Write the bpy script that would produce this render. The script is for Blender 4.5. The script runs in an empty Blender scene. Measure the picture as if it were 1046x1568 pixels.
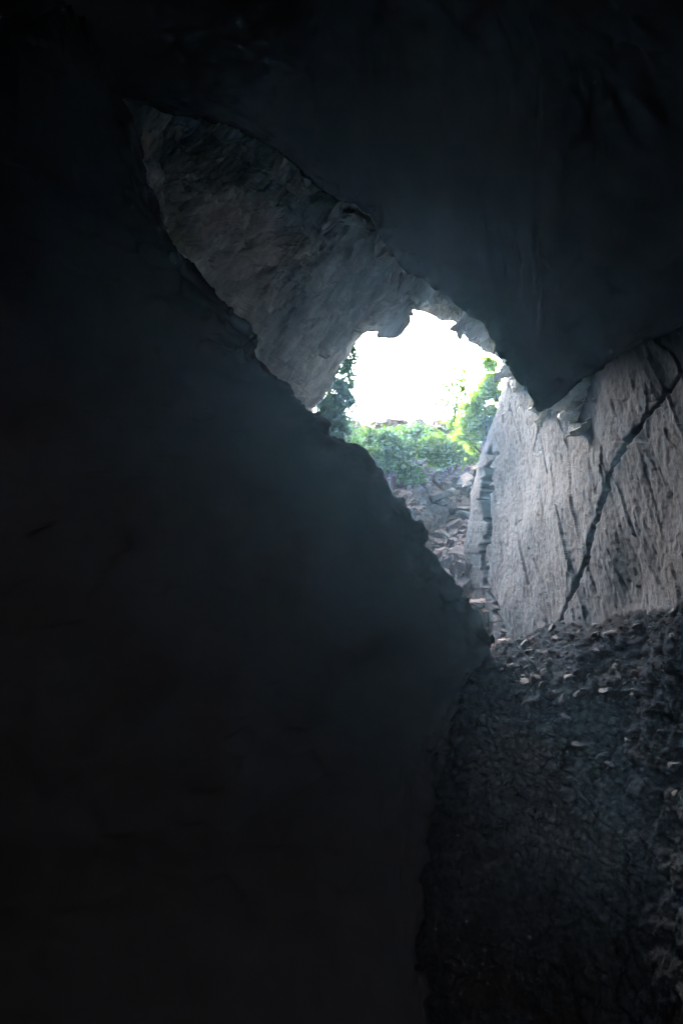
import bpy, math, random
import numpy as np
from mathutils import Vector
random.seed(4); rng=np.random.default_rng(7)
PITCH=math.radians(20); CAM=np.array([0,0,1.6]); FPX=1045.0
R_=np.array([1.,0,0]); U_=np.array([0,-math.sin(PITCH),math.cos(PITCH)]); F_=np.array([0,math.cos(PITCH),math.sin(PITCH)])
def P(u,v,d):   # pixel position + forward depth -> world metres
    return CAM+ (u-523)/FPX*d*R_ + (784-v)/FPX*d*U_ + d*F_
def proj(p):
    q=p-CAM; d=q@F_; return 523+FPX*(q@R_)/d, 784-FPX*(q@U_)/d, d
# ---------- noise ----------
perm=rng.permutation(256); perm=np.concatenate([perm,perm,perm])
G=rng.normal(size=(256,3)); G/=np.linalg.norm(G,axis=1)[:,None]
def pn(p):
    i=np.floor(p).astype(int); f=p-i; w=f*f*f*(f*(f*6-15)+10); i&=255; out=0
    for a in (0,1):
        for b in (0,1):
            for c in (0,1):
                h=perm[perm[perm[(i[:,0]+a)&255]+((i[:,1]+b)&255)]+((i[:,2]+c)&255)]
                g=G[h]; d=(g*(f-np.array([a,b,c]))).sum(1)
                ww=(w[:,0] if a else 1-w[:,0])*(w[:,1] if b else 1-w[:,1])*(w[:,2] if c else 1-w[:,2])
                out=out+ww*d
    return out
def fbm(p,o=5,g=.5):
    s=0;a=1
    for k in range(o):
        s=s+a*pn(p*2**k+k*17.3); a*=g
    return s
RT=rng.random((4096,7))
def facet(p):
    """angular broken-rock facets: every cell is a randomly tilted plane"""
    i=np.floor(p).astype(int); best=np.full(len(p),9.); val=np.zeros(len(p))
    for a in (-1,0,1):
        for b in (-1,0,1):
            for c in (-1,0,1):
                j=i+np.array([a,b,c])
                h=((j[:,0]*73856093)^(j[:,1]*19349663)^(j[:,2]*83492791))&4095
                r=RT[h]; ctr=j+r[:,:3]; dv=p-ctr; d=(dv*dv).sum(1)
                m=d<best; best[m]=d[m]
                val[m]=((r[m,3:6]-.5)*2*dv[m]).sum(1)+(r[m,6]-.5)*.9
    return val
# ---------- surface tools ----------
def cr(ctrl,n):
    K=len(ctrl); t=np.linspace(0,K-1,n); k=np.clip(np.floor(t).astype(int),0,K-2); f=(t-k)
    f=f.reshape((-1,)+(1,)*(ctrl.ndim-1))
    g=lambda q: ctrl[np.clip(q,0,K-1)]
    p0,p1,p2,p3=g(k-1),g(k),g(k+1),g(k+2)
    T=.5*.8
    m1=(p2-p0)*T; m2=(p3-p1)*T
    return (2*f**3-3*f**2+1)*p1+(f**3-2*f**2+f)*m1+(-2*f**3+3*f**2)*p2+(f**3-f**2)*m2
def loft(net,nr,nc):
    net=np.array(net,float); a=cr(net,nr); return np.swapaxes(cr(np.swapaxes(a,0,1),nc),0,1)
def normals(g,target):
    du=np.gradient(g,axis=1); dv=np.gradient(g,axis=0); n=np.cross(du,dv)
    n/=np.linalg.norm(n,axis=2)[...,None]+1e-9
    s=((target-g)*n).sum(2).mean()
    return n if s>0 else -n
def mesh_grid(name,g,mat,smooth=True):
    r,c=g.shape[:2]; v=g.reshape(-1,3)
    idx=np.arange(r*c).reshape(r,c)
    f=np.stack([idx[:-1,:-1],idx[:-1,1:],idx[1:,1:],idx[1:,:-1]],-1).reshape(-1,4)
    return mesh(name,v,f,mat,smooth)
def mesh(name,v,f,mat,smooth=True):
    me=bpy.data.meshes.new(name); v=np.asarray(v,float); f=np.asarray(f,int); k=f.shape[1]
    me.vertices.add(len(v)); me.vertices.foreach_set('co',v.ravel())
    me.loops.add(f.size); me.loops.foreach_set('vertex_index',f.ravel())
    me.polygons.add(len(f)); me.polygons.foreach_set('loop_start',np.arange(0,f.size,k)); me.polygons.foreach_set('loop_total',np.full(len(f),k))
    me.polygons.foreach_set('use_smooth',np.full(len(f),smooth))
    me.update(calc_edges=True); me.validate()
    me.materials.append(mat); o=bpy.data.objects.new(name,me); bpy.context.collection.objects.link(o); return o
SD=.6*R_+.8*U_; TD=.8*R_-.6*U_     # bedding direction of the vault limestone and its normal
# ---------- materials ----------
def rock(name,c1,c2,c3,scale=1.0,stretch=(1,1,1),rot=(0,0,0),bump=.5,rough=.85,spec=.3,det=5,beds=False):
    m=bpy.data.materials.new(name); m.use_nodes=True; nt=m.node_tree; N=nt.nodes; L=nt.links
    b=N['Principled BSDF']; b.inputs['Roughness'].default_value=rough; b.inputs['Specular IOR Level'].default_value=spec
    tc=N.new('ShaderNodeTexCoord')
    if beds:
        mp=N.new('ShaderNodeCombineXYZ')
        for k,(ax,sc_) in enumerate(((SD,.3),(TD,1.3),(F_,.6))):
            dt=N.new('ShaderNodeVectorMath'); dt.operation='DOT_PRODUCT'; L.new(tc.outputs['Object'],dt.inputs[0]); dt.inputs[1].default_value=tuple(ax*sc_); L.new(dt.outputs['Value'],mp.inputs[k])
    else:
        mp=N.new('ShaderNodeMapping'); mp.inputs['Scale'].default_value=stretch; mp.inputs['Rotation'].default_value=rot
        L.new(tc.outputs['Object'],mp.inputs[0])
    n1=N.new('ShaderNodeTexNoise'); n1.inputs['Scale'].default_value=.6*scale; n1.inputs['Detail'].default_value=4; n1.inputs['Roughness'].default_value=.65
    n2=N.new('ShaderNodeTexNoise'); n2.inputs['Scale'].default_value=3*scale; n2.inputs['Detail'].default_value=det; n2.inputs['Roughness'].default_value=.7
    for n in (n1,n2): L.new(mp.outputs[0],n.inputs['Vector'])
    r=N.new('ShaderNodeValToRGB'); r.color_ramp.elements[0].position=.36; r.color_ramp.elements[1].position=.64
    r.color_ramp.elements[0].color=(*c1,1); r.color_ramp.elements[1].color=(*c2,1); L.new(n1.outputs[0],r.inputs[0])
    r2=N.new('ShaderNodeValToRGB'); r2.color_ramp.elements[0].position=.45; r2.color_ramp.elements[1].position=.62; L.new(n2.outputs[0],r2.inputs[0])
    mx=N.new('ShaderNodeMixRGB'); L.new(r2.outputs[0],mx.inputs[0]); L.new(r.outputs[0],mx.inputs[1]); mx.inputs[2].default_value=(*c3,1)
    L.new(mx.outputs[0],b.inputs['Base Color'])
    if bump>0:
        bp=N.new('ShaderNodeBump'); bp.inputs['Strength'].default_value=bump; bp.inputs['Distance'].default_value=.12; L.new(n2.outputs[0],bp.inputs['Height'])
        L.new(bp.outputs[0],b.inputs['Normal'])
    return m
M_vault=rock('limestone_vault',(.18,.18,.165),(.72,.70,.62),(.44,.43,.38),scale=1.2,bump=.9,det=6,beds=True)
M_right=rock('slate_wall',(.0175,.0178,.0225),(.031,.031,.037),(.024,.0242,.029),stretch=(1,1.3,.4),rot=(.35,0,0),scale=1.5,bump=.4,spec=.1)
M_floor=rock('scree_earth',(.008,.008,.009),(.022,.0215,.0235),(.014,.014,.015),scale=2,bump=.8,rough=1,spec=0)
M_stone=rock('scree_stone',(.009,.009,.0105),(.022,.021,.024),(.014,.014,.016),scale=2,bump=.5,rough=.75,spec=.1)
M_back=rock('shaft_rock',(.032,.020,.021),(.13,.095,.089),(.065,.048,.050),bump=.8)
M_soil=rock('hill_soil',(.04,.04,.03),(.08,.075,.05),(.06,.07,.03),bump=0,det=2)
M_pale=rock('fill_bounce_rock',(.12,.109,.109),(.19,.175,.175),(.155,.143,.143),bump=0,det=2)  # for the added slope behind the camera, paleness sets the fill light
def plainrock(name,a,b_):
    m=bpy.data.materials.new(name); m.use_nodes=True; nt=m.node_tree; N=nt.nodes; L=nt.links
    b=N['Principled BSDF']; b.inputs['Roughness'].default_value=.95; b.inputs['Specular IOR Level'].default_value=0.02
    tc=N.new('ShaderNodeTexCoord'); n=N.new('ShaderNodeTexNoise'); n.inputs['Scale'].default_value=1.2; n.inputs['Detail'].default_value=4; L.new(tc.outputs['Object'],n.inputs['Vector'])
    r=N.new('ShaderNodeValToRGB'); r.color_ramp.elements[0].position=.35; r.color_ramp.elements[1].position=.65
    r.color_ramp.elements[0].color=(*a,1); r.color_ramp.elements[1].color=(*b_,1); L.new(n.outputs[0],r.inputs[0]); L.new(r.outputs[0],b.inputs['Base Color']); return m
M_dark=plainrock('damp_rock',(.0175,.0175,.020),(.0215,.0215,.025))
def leafmat(name,c1,c2,tr=.5):
    m=bpy.data.materials.new(name); m.use_nodes=True; nt=m.node_tree; N=nt.nodes; L=nt.links
    b=N['Principled BSDF']; b.inputs['Roughness'].default_value=.6; b.inputs['Specular IOR Level'].default_value=.25
    tc=N.new('ShaderNodeTexCoord'); n=N.new('ShaderNodeTexNoise'); n.inputs['Scale'].default_value=1.6; n.inputs['Detail'].default_value=3; L.new(tc.outputs['Object'],n.inputs['Vector'])
    r=N.new('ShaderNodeValToRGB'); r.color_ramp.elements[0].position=.35; r.color_ramp.elements[1].position=.65
    r.color_ramp.elements[0].color=(*c1,1); r.color_ramp.elements[1].color=(*c2,1); L.new(n.outputs[0],r.inputs[0]); L.new(r.outputs[0],b.inputs['Base Color'])
    t=N.new('ShaderNodeBsdfTranslucent'); L.new(r.outputs[0],t.inputs[0]); mx=N.new('ShaderNodeMixShader'); mx.inputs[0].default_value=tr
    L.new(b.outputs[0],mx.inputs[1]); L.new(t.outputs[0],mx.inputs[2]); L.new(mx.outputs[0],N['Material Output'].inputs[0]); return m
M_leaf=leafmat('leaves_fresh',(.022,.065,.012),(.065,.13,.018)); M_leafd=leafmat('leaves_dark',(.018,.055,.024),(.04,.09,.034))  # second one: darker, bluish green for the ivy
M_leafb=leafmat('leaves_bright',(.06,.13,.006),(.11,.20,.012),.6)
M_leafc=leafmat('leaves_climbing',(.14,.27,.01),(.25,.40,.02),.6)
M_bark=plainrock('bark',(.05,.04,.03),(.10,.08,.06))

# ---------- left buttress ----------
crest=[(60,-60,10.5),(150,90,11.3),(203,225,12.2),(240,330,13),(290,408,14),(335,458,14.8),(365,494,15.4),(392,514,16),(388,546,16.4),(418,578,17),(450,602,17.6),(478,634,18.2),(500,652,18.6),(506,672,19),(545,686,19.6),(575,704,20),(592,742,20.7),(614,768,21.2),(648,812,22),(656,846,22.4),(684,884,23),(712,932,23.6),(752,986,24.5),(720,1035,23),(685,1110,20.8),(655,1200,18.5),(645,1330,16.5),(650,1500,15),(690,1800,13)]
outer=[]; n=len(crest)
for k in range(n):
    t=k/(n-1); outer.append((-900+900*t**2.5, -500+2300*t, 11.5))
net=[]
for fold in ((70,14),(38,4.5),(9,1.0)):
    row=[]
    for (u,v,d),(ou,ov,od) in zip(crest,outer):
        l=math.hypot(ou-u,ov-v); f=fold[0]/l; row.append(P(u+(ou-u)*f,v+(ov-v)*f,d+fold[1]))
    net.append(row)
net.append([P(*c) for c in crest])
for f in (.05,.16,.35,.6,1.0):
    net.append([P(u+(ou-u)*f,v+(ov-v)*f,d+(od-d)*f**1.0) for (u,v,d),(ou,ov,od) in zip(crest,outer)])
g=loft(net,260,560); nm=normals(g,CAM); p=g.reshape(-1,3)
t=np.linspace(0,len(net)-1,260)
edge=np.repeat(np.clip((4.1-t)/.8,.0,1.)[:,None],560,1).ravel()
disp=.25*fbm(p*.3,3)+edge*(.15*fbm(p*.8,3)+.15*facet(p*.9)+.09*facet(p*2.7+5))+.05*facet(p*1.2)
g=g+nm*disp.reshape(g.shape[:2])[...,None]
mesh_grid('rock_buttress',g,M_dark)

# ---------- overhanging ceiling ----------
lip=[(-500,150,8),(-100,130,12),(90,140,14),(230,160,15.5),(340,185,17),(430,235,18.5),(490,290,19.7),(518,306,20.2),(545,313,20.5),(572,334,20.5),(592,371,20.2),(624,403,19.8),(655,428,19.3),(692,456,18.8),(722,482,18.4),(744,491,18),(758,521,17.8),(778,549,17.4),(793,579,17),(814,604,16.7),(825,625,16.5),(850,606,16.1),(885,578,15.7),(925,556,15.2),(970,530,14.6),(1046,496,13.6),(1200,440,11.5),(1500,380,9)]
net=[]
for dv,dd in ((70,16),(34,4),(7,.8)):
    net.append([P(u+dv*.15,v-dv,d+dd) for u,v,d in lip])
net.append([P(*c) for c in lip])
for k,(f,dd) in enumerate(((.06,-.4),(.22,-2.2),(.5,-5.5),(.8,-9))):
    net.append([P(u,v+(-350-v)*f,max(6.5,d+dd)) for u,v,d in lip])
net.append([np.array([(u-523)/60.,2.0,15.]) for u,v,d in lip]); net.append([np.array([(u-523)/60.,-14.,13.]) for u,v,d in lip])
g=loft(net,260,480); nm=normals(g,CAM); p=g.reshape(-1,3)
t=np.linspace(0,len(net)-1,260)
edge=np.repeat(np.clip((4.1-t)/.8,.0,1.)[:,None],480,1).ravel()
disp=.25*fbm(p*.3,4)+edge*(.12*fbm(p*.8,3)+.10*facet(p*.8+9)+.08*facet(p*2.2))+.03*facet(p*1.5)
g=g+nm*disp.reshape(g.shape[:2])[...,None]
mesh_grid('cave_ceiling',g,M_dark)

# ---------- vault / arch ----------
rim=[(-100,1050,34),(30,850,34),(220,720,34),(450,655,34),(476,621,34),(498,584,34),(518,554,34),(546,519,34),(559,509,34),(590,501,34),(606,506,34),(615,488,34),(630,475,34),(650,479,34),(668,486,34),(690,486,34),(706,494,34),(723,497,34),(732,519,34),(748,538,34),(776,561,34),(800,620,34),(840,700,34)]
out=[(-800,1200,16),(-650,900,16),(-450,620,16),(-150,400,16),(-80,300,16.5),(0,210,16.5),(60,150,17),(130,90,18),(180,60,19),(250,30,19.5),(300,10,20),(350,0,21),(400,0,22),(470,20,22),(540,50,22),(610,90,22),(680,130,22),(750,190,22),(830,270,22),(900,350,22),(980,430,22),(1050,550,22),(1100,700,22)]
net=[]
net.append([P(u+(ou-u)*.05,v+(ov-v)*.05,d+5) for (u,v,d),(ou,ov,od) in zip(rim,out)])
net.append([P(u+(ou-u)*.012,v+(ov-v)*.012,d+1) for (u,v,d),(ou,ov,od) in zip(rim,out)])
net.append([P(*c) for c in rim])
for f in (.05,.13,.26,.42,.6,.8,1.0):
    net.append([P(u+(ou-u)*f,v+(ov-v)*f,od+(d-od)*math.exp(-3.6*f)) for (u,v,d),(ou,ov,od) in zip(rim,out)])
nr,nc=640,660
g=loft(net,nr,nc); nm=normals(g,P(600,700,24)); p=g.reshape(-1,3)
S,T=np.meshgrid(np.linspace(0,1,nc),np.linspace(0,1,nr))
pw=p+.35*np.stack([pn(p*.5),pn(p*.5+7),pn(p*.5+3)],1)
w_=np.stack([pw@SD*.38,pw@TD*1.1,pw@F_*.75],1)        # bedded blocks, long axis along the strata
disp=.5*fbm(p*.22,4)+1.0*facet(w_*.55)+.62*facet(w_*1.25+4)+.26*facet(w_*2.8+2)+.09*facet(w_*6+1)
d0=np.clip((T*9-1.5)/1.6,.05,1).ravel()
g=g+nm*(disp*d0+.13*facet(p*1.5)*np.maximum(d0,.6)).reshape(nr,nc)[...,None]
mesh_grid('cave_arch',g,M_vault,False)

# ---------- right wall ----------
colA=[(800,440,34),(788,500,34),(779,556,34),(768,600,34.5),(757,650,35),(744,700,35.5),(728,760,36),(714,830,36.5),(704,890,37),(702,950,37),(704,1010,37)]
def col(u0,v0,d0,u1,v1,d1,bow=0,n=11):
    return [(u0+(u1-u0)*k/(n-1)+bow*math.sin(math.pi*k/(n-1)),v0+(v1-v0)*k/(n-1),d0+(d1-d0)*k/(n-1)) for k in range(n)]
cols=[ [(u+26,v,d+14) for u,v,d in colA],[(u+10,v,d+3) for u,v,d in colA], colA, col(818,420,31,745,1010,33,6), col(870,400,26.5,800,1020,29,8), col(940,380,22,885,1060,24,8), col(1010,360,18.5,990,1100,20,5), col(1110,320,15,1110,1150,15.5), col(1300,200,11.,1300,1200,11)]
net=[[P(*c) for c in cc] for cc in cols]
net.append([np.array([10.,1.,14-2*k]) for k in range(11)]); net.append([np.array([11.,-14.,14-2*k]) for k in range(11)])
nc_,nr_=720,560
g=loft(net,nc_,nr_); nm=normals(g,P(560,600,22)); p=g.reshape(-1,3)
u,v,d=proj(p); d=np.maximum(d,3)
def seg_dist(line):
    vv=np.array([a[1] for a in line]); uu=np.array([a[0] for a in line]); return u-np.interp(v,vv,uu)
wv=14*fbm(np.stack([u*0,v*.02,v*0],1),4)
valid=(p[:,1]>6)
crack=[(1075,520),(1030,585),(990,640),(960,682),(938,722),(925,760),(914,810),(905,850),(888,895),(868,935),(850,980)]
d1=(seg_dist(crack)+wv*.7)*d/FPX
blk=[(790,560),(760,640),(748,690),(742,715),(738,760),(744,815),(737,880),(752,915),(768,950),(778,990)]
cellr=RT[(np.floor(v/17+.6*pn(np.stack([v*.03,v*0,v*0],1))).astype(int))&4095]
blocky=13*(cellr[:,0]-.5)+12*pn(np.stack([v*.09,u*.1,v*0],1))
d2=(seg_dist(blk)+blocky)*d/FPX
q=np.stack([p[:,0]*.5,p[:,1]*1.0-p[:,2]*.30,p[:,2]*.22],1)
disp=.40*fbm(p*.15,3)+.07*facet(q*.8)+.035*facet(q*2.3+3)+.015*facet(q*np.array([6,6,9])+1)+.05*fbm(q*2.2,4)+.03*fbm(p*4,3)
s=lambda x:1/(1+np.exp(-np.clip(x,-30,30)))
wc=.018+.024*np.clip(1+2*pn(np.stack([v*.02+9,v*0,v*0],1)),.2,2)
disp+=np.where(valid,.07*s(-d1/.04)*np.exp(-np.abs(d1)/1.2)-.24*np.exp(-(d1/wc)**2),0)
gate=np.clip((v-680)/30,0,1)*(.35+.65*(cellr[:,2]>.35))
disp+=np.where(valid,gate*((.05+.08*cellr[:,1])*s(-d2/.03)*np.exp(-np.abs(d2)/2.2)-.5*np.exp(-((d2-.08)/.09)**2)),0)
g=g+nm*disp.reshape(nc_,nr_)[...,None]
mesh_grid('cave_wall',g,M_right)

# ---------- scree floor ----------
rows=[[(350,1030,30),(560,1000,29),(690,988,28),(750,984,27.5),(790,974,27),(850,955,25.5),(930,944,23),(1046,902,19),(1180,880,15),(1400,860,11)],
[(300,1090,26.5),(530,1060,25.5),(680,1030,25.5),(745,1010,25.3),(800,1002,24.7),(860,985,23.1),(940,970,21.0),(1046,935,17.4),(1180,920,14),(1400,900,10.4)],
[(250,1200,24),(500,1150,23.5),(660,1110,23.6),(735,1065,23.9),(800,1055,23.3),(870,1050,21.7),(950,1040,19.7),(1046,1020,16.6),(1180,1010,13.5),(1400,1000,10.1)],
[(200,1350,22),(450,1300,22),(620,1240,21.8),(710,1200,22),(800,1180,21.8),(880,1170,20.6),(960,1160,18.9),(1046,1150,16.4),(1180,1140,13.3),(1400,1130,10)],
[(100,1600,19),(400,1560,19),(600,1500,19.3),(700,1460,19.6),(800,1430,19.8),(880,1420,19),(960,1400,18),(1046,1380,16),(1180,1350,13),(1400,1300,9.8)],
[(-200,2300,15),(300,2100,16),(560,2000,16.5),(700,1950,17),(800,1900,17),(880,1900,16.5),(960,1900,15.5),(1046,1900,14),(1180,1850,12),(1500,1800,9)]]
net=[[P(*c) for c in r] for r in rows]
net.append([np.array([-10+2.2*k,2.,-15.]) for k in range(10)]); net.append([np.array([-14+2.8*k,-26.,-9.]) for k in range(10)])
g=loft(net,680,500); nm=normals(g,CAM+np.array([0,5,10])); p=g.reshape(-1,3)
disp=.35*fbm(p*.35,4)+.12*facet(p*.9)+.09*facet(p*np.array([2.2,2.2,3])+2)+.04*facet(p*5)+.12*fbm(p*1.5,5,.6)
g=g+nm*disp.reshape(g.shape[:2])[...,None]
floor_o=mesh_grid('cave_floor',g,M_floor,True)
floor_pts=g.reshape(-1,3)

# ---------- slope and cliff beyond the mouth ----------
net=[]
for (v0,d0) in ((1040,28),(960,32),(900,35),(850,37.5),(800,40),(765,42),(735,44),(715,45.5),(700,48)):
    net.append([P(uu,v0+10*math.sin(uu*.02),d0) for uu in range(300,1001,50)])
for v0,d0 in ((690,50),(672,51),(657,52),(652,54),(650,62)):
    net.append([P(uu,v0+4*math.sin(uu*.05),d0) for uu in range(300,1001,50)])
g=loft(net,420,420); nm=normals(g,CAM); p=g.reshape(-1,3)
disp=.5*fbm(p*.3,4)+.6*facet(p*.6)+.3*facet(p*1.5+1)+.1*facet(p*4)
g=g+nm*disp.reshape(g.shape[:2])[...,None]
mesh_grid('scree_slope',g,M_back,False)
back_pts=g.reshape(-1,3)

# ---------- hillside around the mouth ----------
loop=[(-100,1040),(30,840),(220,708),(445,643),(471,610),(492,573),(514,542),(542,508),(575,494),(606,490),(630,464),(660,472),(700,479),(728,487),(754,530),(797,562),(792,640),(777,720),(762,800),(752,900),(760,1010),(740,1090),(500,1090),(200,1090)]
cx,cy=500,800; net=[]
for f,dd in ((1.01,0),(1.25,.5),(2,1),(4,3),(9,14)):
    row=[P(cx+(a-cx)*f,cy+(b-cy)*f,34.6+dd) for a,b in loop+[loop[0]]]; net.append(row)
g=loft(net,60,240); p=g.reshape(-1,3); nm=normals(g,CAM)
w=np.clip(np.linspace(-.3,1.5,60),0,1)[:,None]
g=g+nm*(1.2*fbm(p*.15,4).reshape(g.shape[:2])*w)[...,None]
mesh_grid('hillside',g,M_soil)
# ---------- rock mass enclosing the chamber, with an added opening behind for fill light ----------
net=[]
for z,r in ((-24,16),(-16,18),(0,22),(12,23),(24,24),(38,25)):
    net.append([CAM+F_*z+(R_*math.cos(a)+U_*math.sin(a))*r + (U_*(-z*.25 if z<0 else 0)) for a in np.linspace(0,2*math.pi,25)])
g=loft(net,100,140); p=g.reshape(-1,3); nm=normals(g,CAM+F_*10)
g=g+nm*(1.0*fbm(p*.15,3)).reshape(g.shape[:2])[...,None]; g[:,-1]=g[:,0]
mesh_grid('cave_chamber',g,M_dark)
# added unseen slope behind the camera, bounces fill light into the chamber
net=[]
for y,z in ((60,-50),(-10,-30),(-26,-10),(-40,6),(-55,30),(-70,60),(-90,100)):
    net.append([np.array([x,y+(abs(x)/100)**2*30,z]) for x in range(-140,141,40)])
g=loft(net,80,120); p=g.reshape(-1,3); nm=normals(g,CAM+np.array([0,0,40]))
g=g+nm*(3*fbm(p*.05,4)).reshape(g.shape[:2])[...,None]
mesh_grid('fill_bounce_slope',g,M_pale)

# ---------- loose stones ----------
import bmesh
bm=bmesh.new(); bmesh.ops.create_icosphere(bm,subdivisions=2,radius=1); bm.verts.ensure_lookup_table()
sv=np.array([x.co[:] for x in bm.verts]); sf=np.array([[q.index for q in f.verts] for f in bm.faces]); bm.free()
shapes=[]
for k in range(14):
    x=sv.copy()
    for _ in range(9):
        nn=rng.normal(size=3); nn/=np.linalg.norm(nn); h=.35+.35*rng.random(); dd=x@nn; m=dd>h; x[m]-=np.outer(dd[m]-h,nn)
    shapes.append(x*np.array([1,.5+.4*rng.random(),.35+.4*rng.random()]))
def stones(name,pts,count,smin,smax,mat,pw=3):
    V=[];Fc=[];o=0
    for i in rng.integers(0,len(pts),count):
        a,b,c=rng.normal(0,.35)-.3,rng.normal(0,.35),rng.random()*6.28
        Rx=np.array([[1,0,0],[0,math.cos(a),-math.sin(a)],[0,math.sin(a),math.cos(a)]]); Ry=np.array([[math.cos(b),0,math.sin(b)],[0,1,0],[-math.sin(b),0,math.cos(b)]]); Rz=np.array([[math.cos(c),-math.sin(c),0],[math.sin(c),math.cos(c),0],[0,0,1]])
        s_=smin+(smax-smin)*rng.random()**pw
        V.append((shapes[rng.integers(0,14)]*s_)@(Rz@Ry@Rx).T+pts[i]-np.array([0,0,s_*.1])); Fc.append(sf+o); o+=len(sv)
    return mesh(name,np.concatenate(V),np.concatenate(Fc),mat,False)
fu,fv,fd=proj(floor_pts); sel=floor_pts[(fd>3)&(fu>640)&(fu<1200)&(fv>930)&(fv<1300)]
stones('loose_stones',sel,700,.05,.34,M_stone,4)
bu,bv,bd=proj(back_pts); sel=back_pts[(bu>540)&(bu<800)&(bv>690)&(bv<1000)]
stones('boulder_scree',sel,420,.2,1.1,M_back,3)

# ---------- vegetation ----------
def shrub(name,blobs,base,mat,n,leaf,sub=10,spread=.28):
    V=[];Fc=[];o=0;BV=[];BF=[];bo=0
    def tube(a,b,r0,r1):
        nonlocal bo
        mid=(a+b)/2+rng.normal(0,.08,3)*np.linalg.norm(b-a); pts=[a,mid,b]; rr=[r0,(r0+r1)/2,r1]
        for pp,r in zip(pts,rr):
            for k in range(5):
                BV.append(pp+r*np.array([math.cos(k*1.2566),math.sin(k*1.2566),0.]))
        for j in range(2):
            for k in range(5): BF.append([bo+j*5+k,bo+j*5+(k+1)%5,bo+j*5+5+(k+1)%5,bo+j*5+5+k])
        bo+=15
    base=np.array(base); tot=sum(b[3]**2 for b in blobs)
    for (u,v,d,r) in blobs:
        c=P(u,v,d); R=r*d/FPX; tube(base,c,.03+.05*R,.03)
        m=max(3,int(sub*(.6+r/40)))
        nl=int(n*(r*r)/tot/m)+1
        for _ in range(m):
            dr=rng.normal(size=3); dr/=np.linalg.norm(dr); sc=c+dr*R*(rng.random()**.4)*np.array([1,1,.85]); tube(c,sc,.025,.01)
            pc=sc+rng.normal(size=(nl,3))*R*spread*(.5+.9*rng.random())
            a=rng.normal(size=(nl,3)); a[:,2]*=.6; a/=np.linalg.norm(a,axis=1)[:,None]; b=np.cross(a,rng.normal(size=(nl,3))); b/=np.linalg.norm(b,axis=1)[:,None]
            L=(leaf*(.6+.8*rng.random(nl)))[:,None]
            q=np.stack([pc-a*L,pc+b*L*.45,pc+a*L,pc-b*L*.45],1).reshape(-1,3)
            V.append(q); Fc.append(np.arange(nl*4).reshape(-1,4)+o); o+=nl*4
    e=bpy.data.objects.new(name,None); bpy.context.collection.objects.link(e); e.location=base
    lf=mesh(name+'_leaves',np.concatenate(V)-base,np.concatenate(Fc),mat,False); st=mesh(name+'_stems',np.array(BV)-base,BF,M_bark)
    for x in (lf,st): x.parent=e
    return e
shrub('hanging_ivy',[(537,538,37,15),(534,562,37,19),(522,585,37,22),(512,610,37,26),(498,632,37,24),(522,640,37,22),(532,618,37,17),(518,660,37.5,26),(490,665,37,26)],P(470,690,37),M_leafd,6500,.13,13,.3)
shrub('bush',[(560,680,44,22),(585,675,44,24),(610,690,44,26),(600,715,43.5,24),(630,725,43,18),(635,672,45,20),(575,705,43,22),(618,665,45.5,15)],P(600,750,43.5),M_leaf,7500,.15,14,.28)
shrub('bush',[(655,690,44,20),(680,685,44,22),(700,680,43.5,22),(720,690,43,18),(672,706,43.5,14),(705,700,43,16),(655,668,45,13)],P(690,725,43.5),M_leafb,5500,.15,14,.28)
shrub('climbing_shrub',[(748,560,37.4,12),(754,582,37.4,13),(740,595,37.4,16),(754,606,37.4,13),(728,618,37.4,18),(750,632,37.4,14),(722,640,37.5,19),(740,658,37.5,17),(718,668,37.6,18),(748,648,37.4,12)],P(744,700,37.4),M_leafc,9000,.12,14,.28)
shrub('small_tree',[(700,575,46,17),(688,598,46,18),(676,622,46,15),(700,622,46,18),(708,598,46,15),(690,642,46,14)],P(700,665,46),M_leafb,1400,.13,10,.35)

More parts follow.
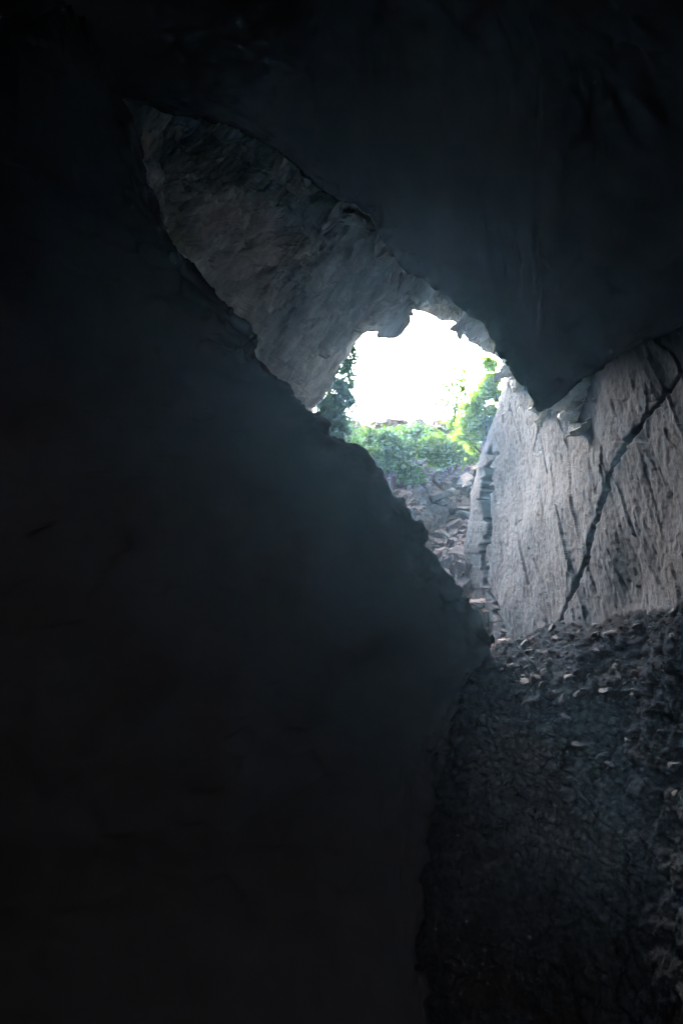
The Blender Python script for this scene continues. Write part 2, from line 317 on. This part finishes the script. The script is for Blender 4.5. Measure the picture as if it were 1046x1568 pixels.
# ---------- haze ----------
hm=bpy.data.materials.new('humid_air'); hm.use_nodes=True; N=hm.node_tree.nodes; N.remove(N['Principled BSDF'])
vs=N.new('ShaderNodeVolumeScatter'); vs.inputs['Color'].default_value=(.40,.70,1,1); vs.inputs['Density'].default_value=.0024; vs.inputs['Anisotropy'].default_value=.66
hm.node_tree.links.new(vs.outputs[0],N['Material Output'].inputs['Volume'])
c=np.array([[x,y,z] for x in (-14,12) for y in (-6,29) for z in (-1.5,20)],float)
mesh('mist',c,[[0,1,3,2],[4,6,7,5],[0,4,5,1],[2,3,7,6],[0,2,6,4],[1,5,7,3]],hm,False)

# ---------- sky, sun, camera ----------
sc=bpy.context.scene; w=bpy.data.worlds.new('World'); sc.world=w; w.use_nodes=True; N=w.node_tree.nodes; L=w.node_tree.links
bg=N['Background']; sky=N.new('ShaderNodeTexSky'); sky.sky_type='NISHITA'; sky.sun_disc=False
sky.sun_elevation=math.radians(55); sky.sun_rotation=math.radians(-25); sky.dust_density=5; sky.air_density=1.5
hs=N.new('ShaderNodeHueSaturation'); hs.inputs['Saturation'].default_value=.2; hs.inputs['Value'].default_value=38.0
L.new(sky.outputs[0],hs.inputs['Color']); L.new(hs.outputs[0],bg.inputs[0]); bg.inputs[1].default_value=.15
sl=bpy.data.lights.new('sun','SUN'); sl.energy=5; sl.angle=math.radians(12); sl.color=(1,.96,.9); so=bpy.data.objects.new('sun',sl); bpy.context.collection.objects.link(so)
el=math.radians(55); az=math.radians(-25); dr=Vector((math.sin(az)*math.cos(el),math.cos(az)*math.cos(el),math.sin(el)))
so.rotation_euler=dr.to_track_quat('Z','Y').to_euler(); so.location=(0,30,60)
cd=bpy.data.cameras.new('camera'); co=bpy.data.objects.new('camera',cd); bpy.context.collection.objects.link(co); sc.camera=co
co.location=CAM; co.rotation_euler=(math.radians(90)+PITCH,0,0); cd.sensor_fit='VERTICAL'; cd.sensor_height=36; cd.lens=24; cd.clip_end=2000; cd.clip_start=.05
sc.view_settings.view_transform='Standard'; sc.view_settings.look='None'; sc.view_settings.exposure=0
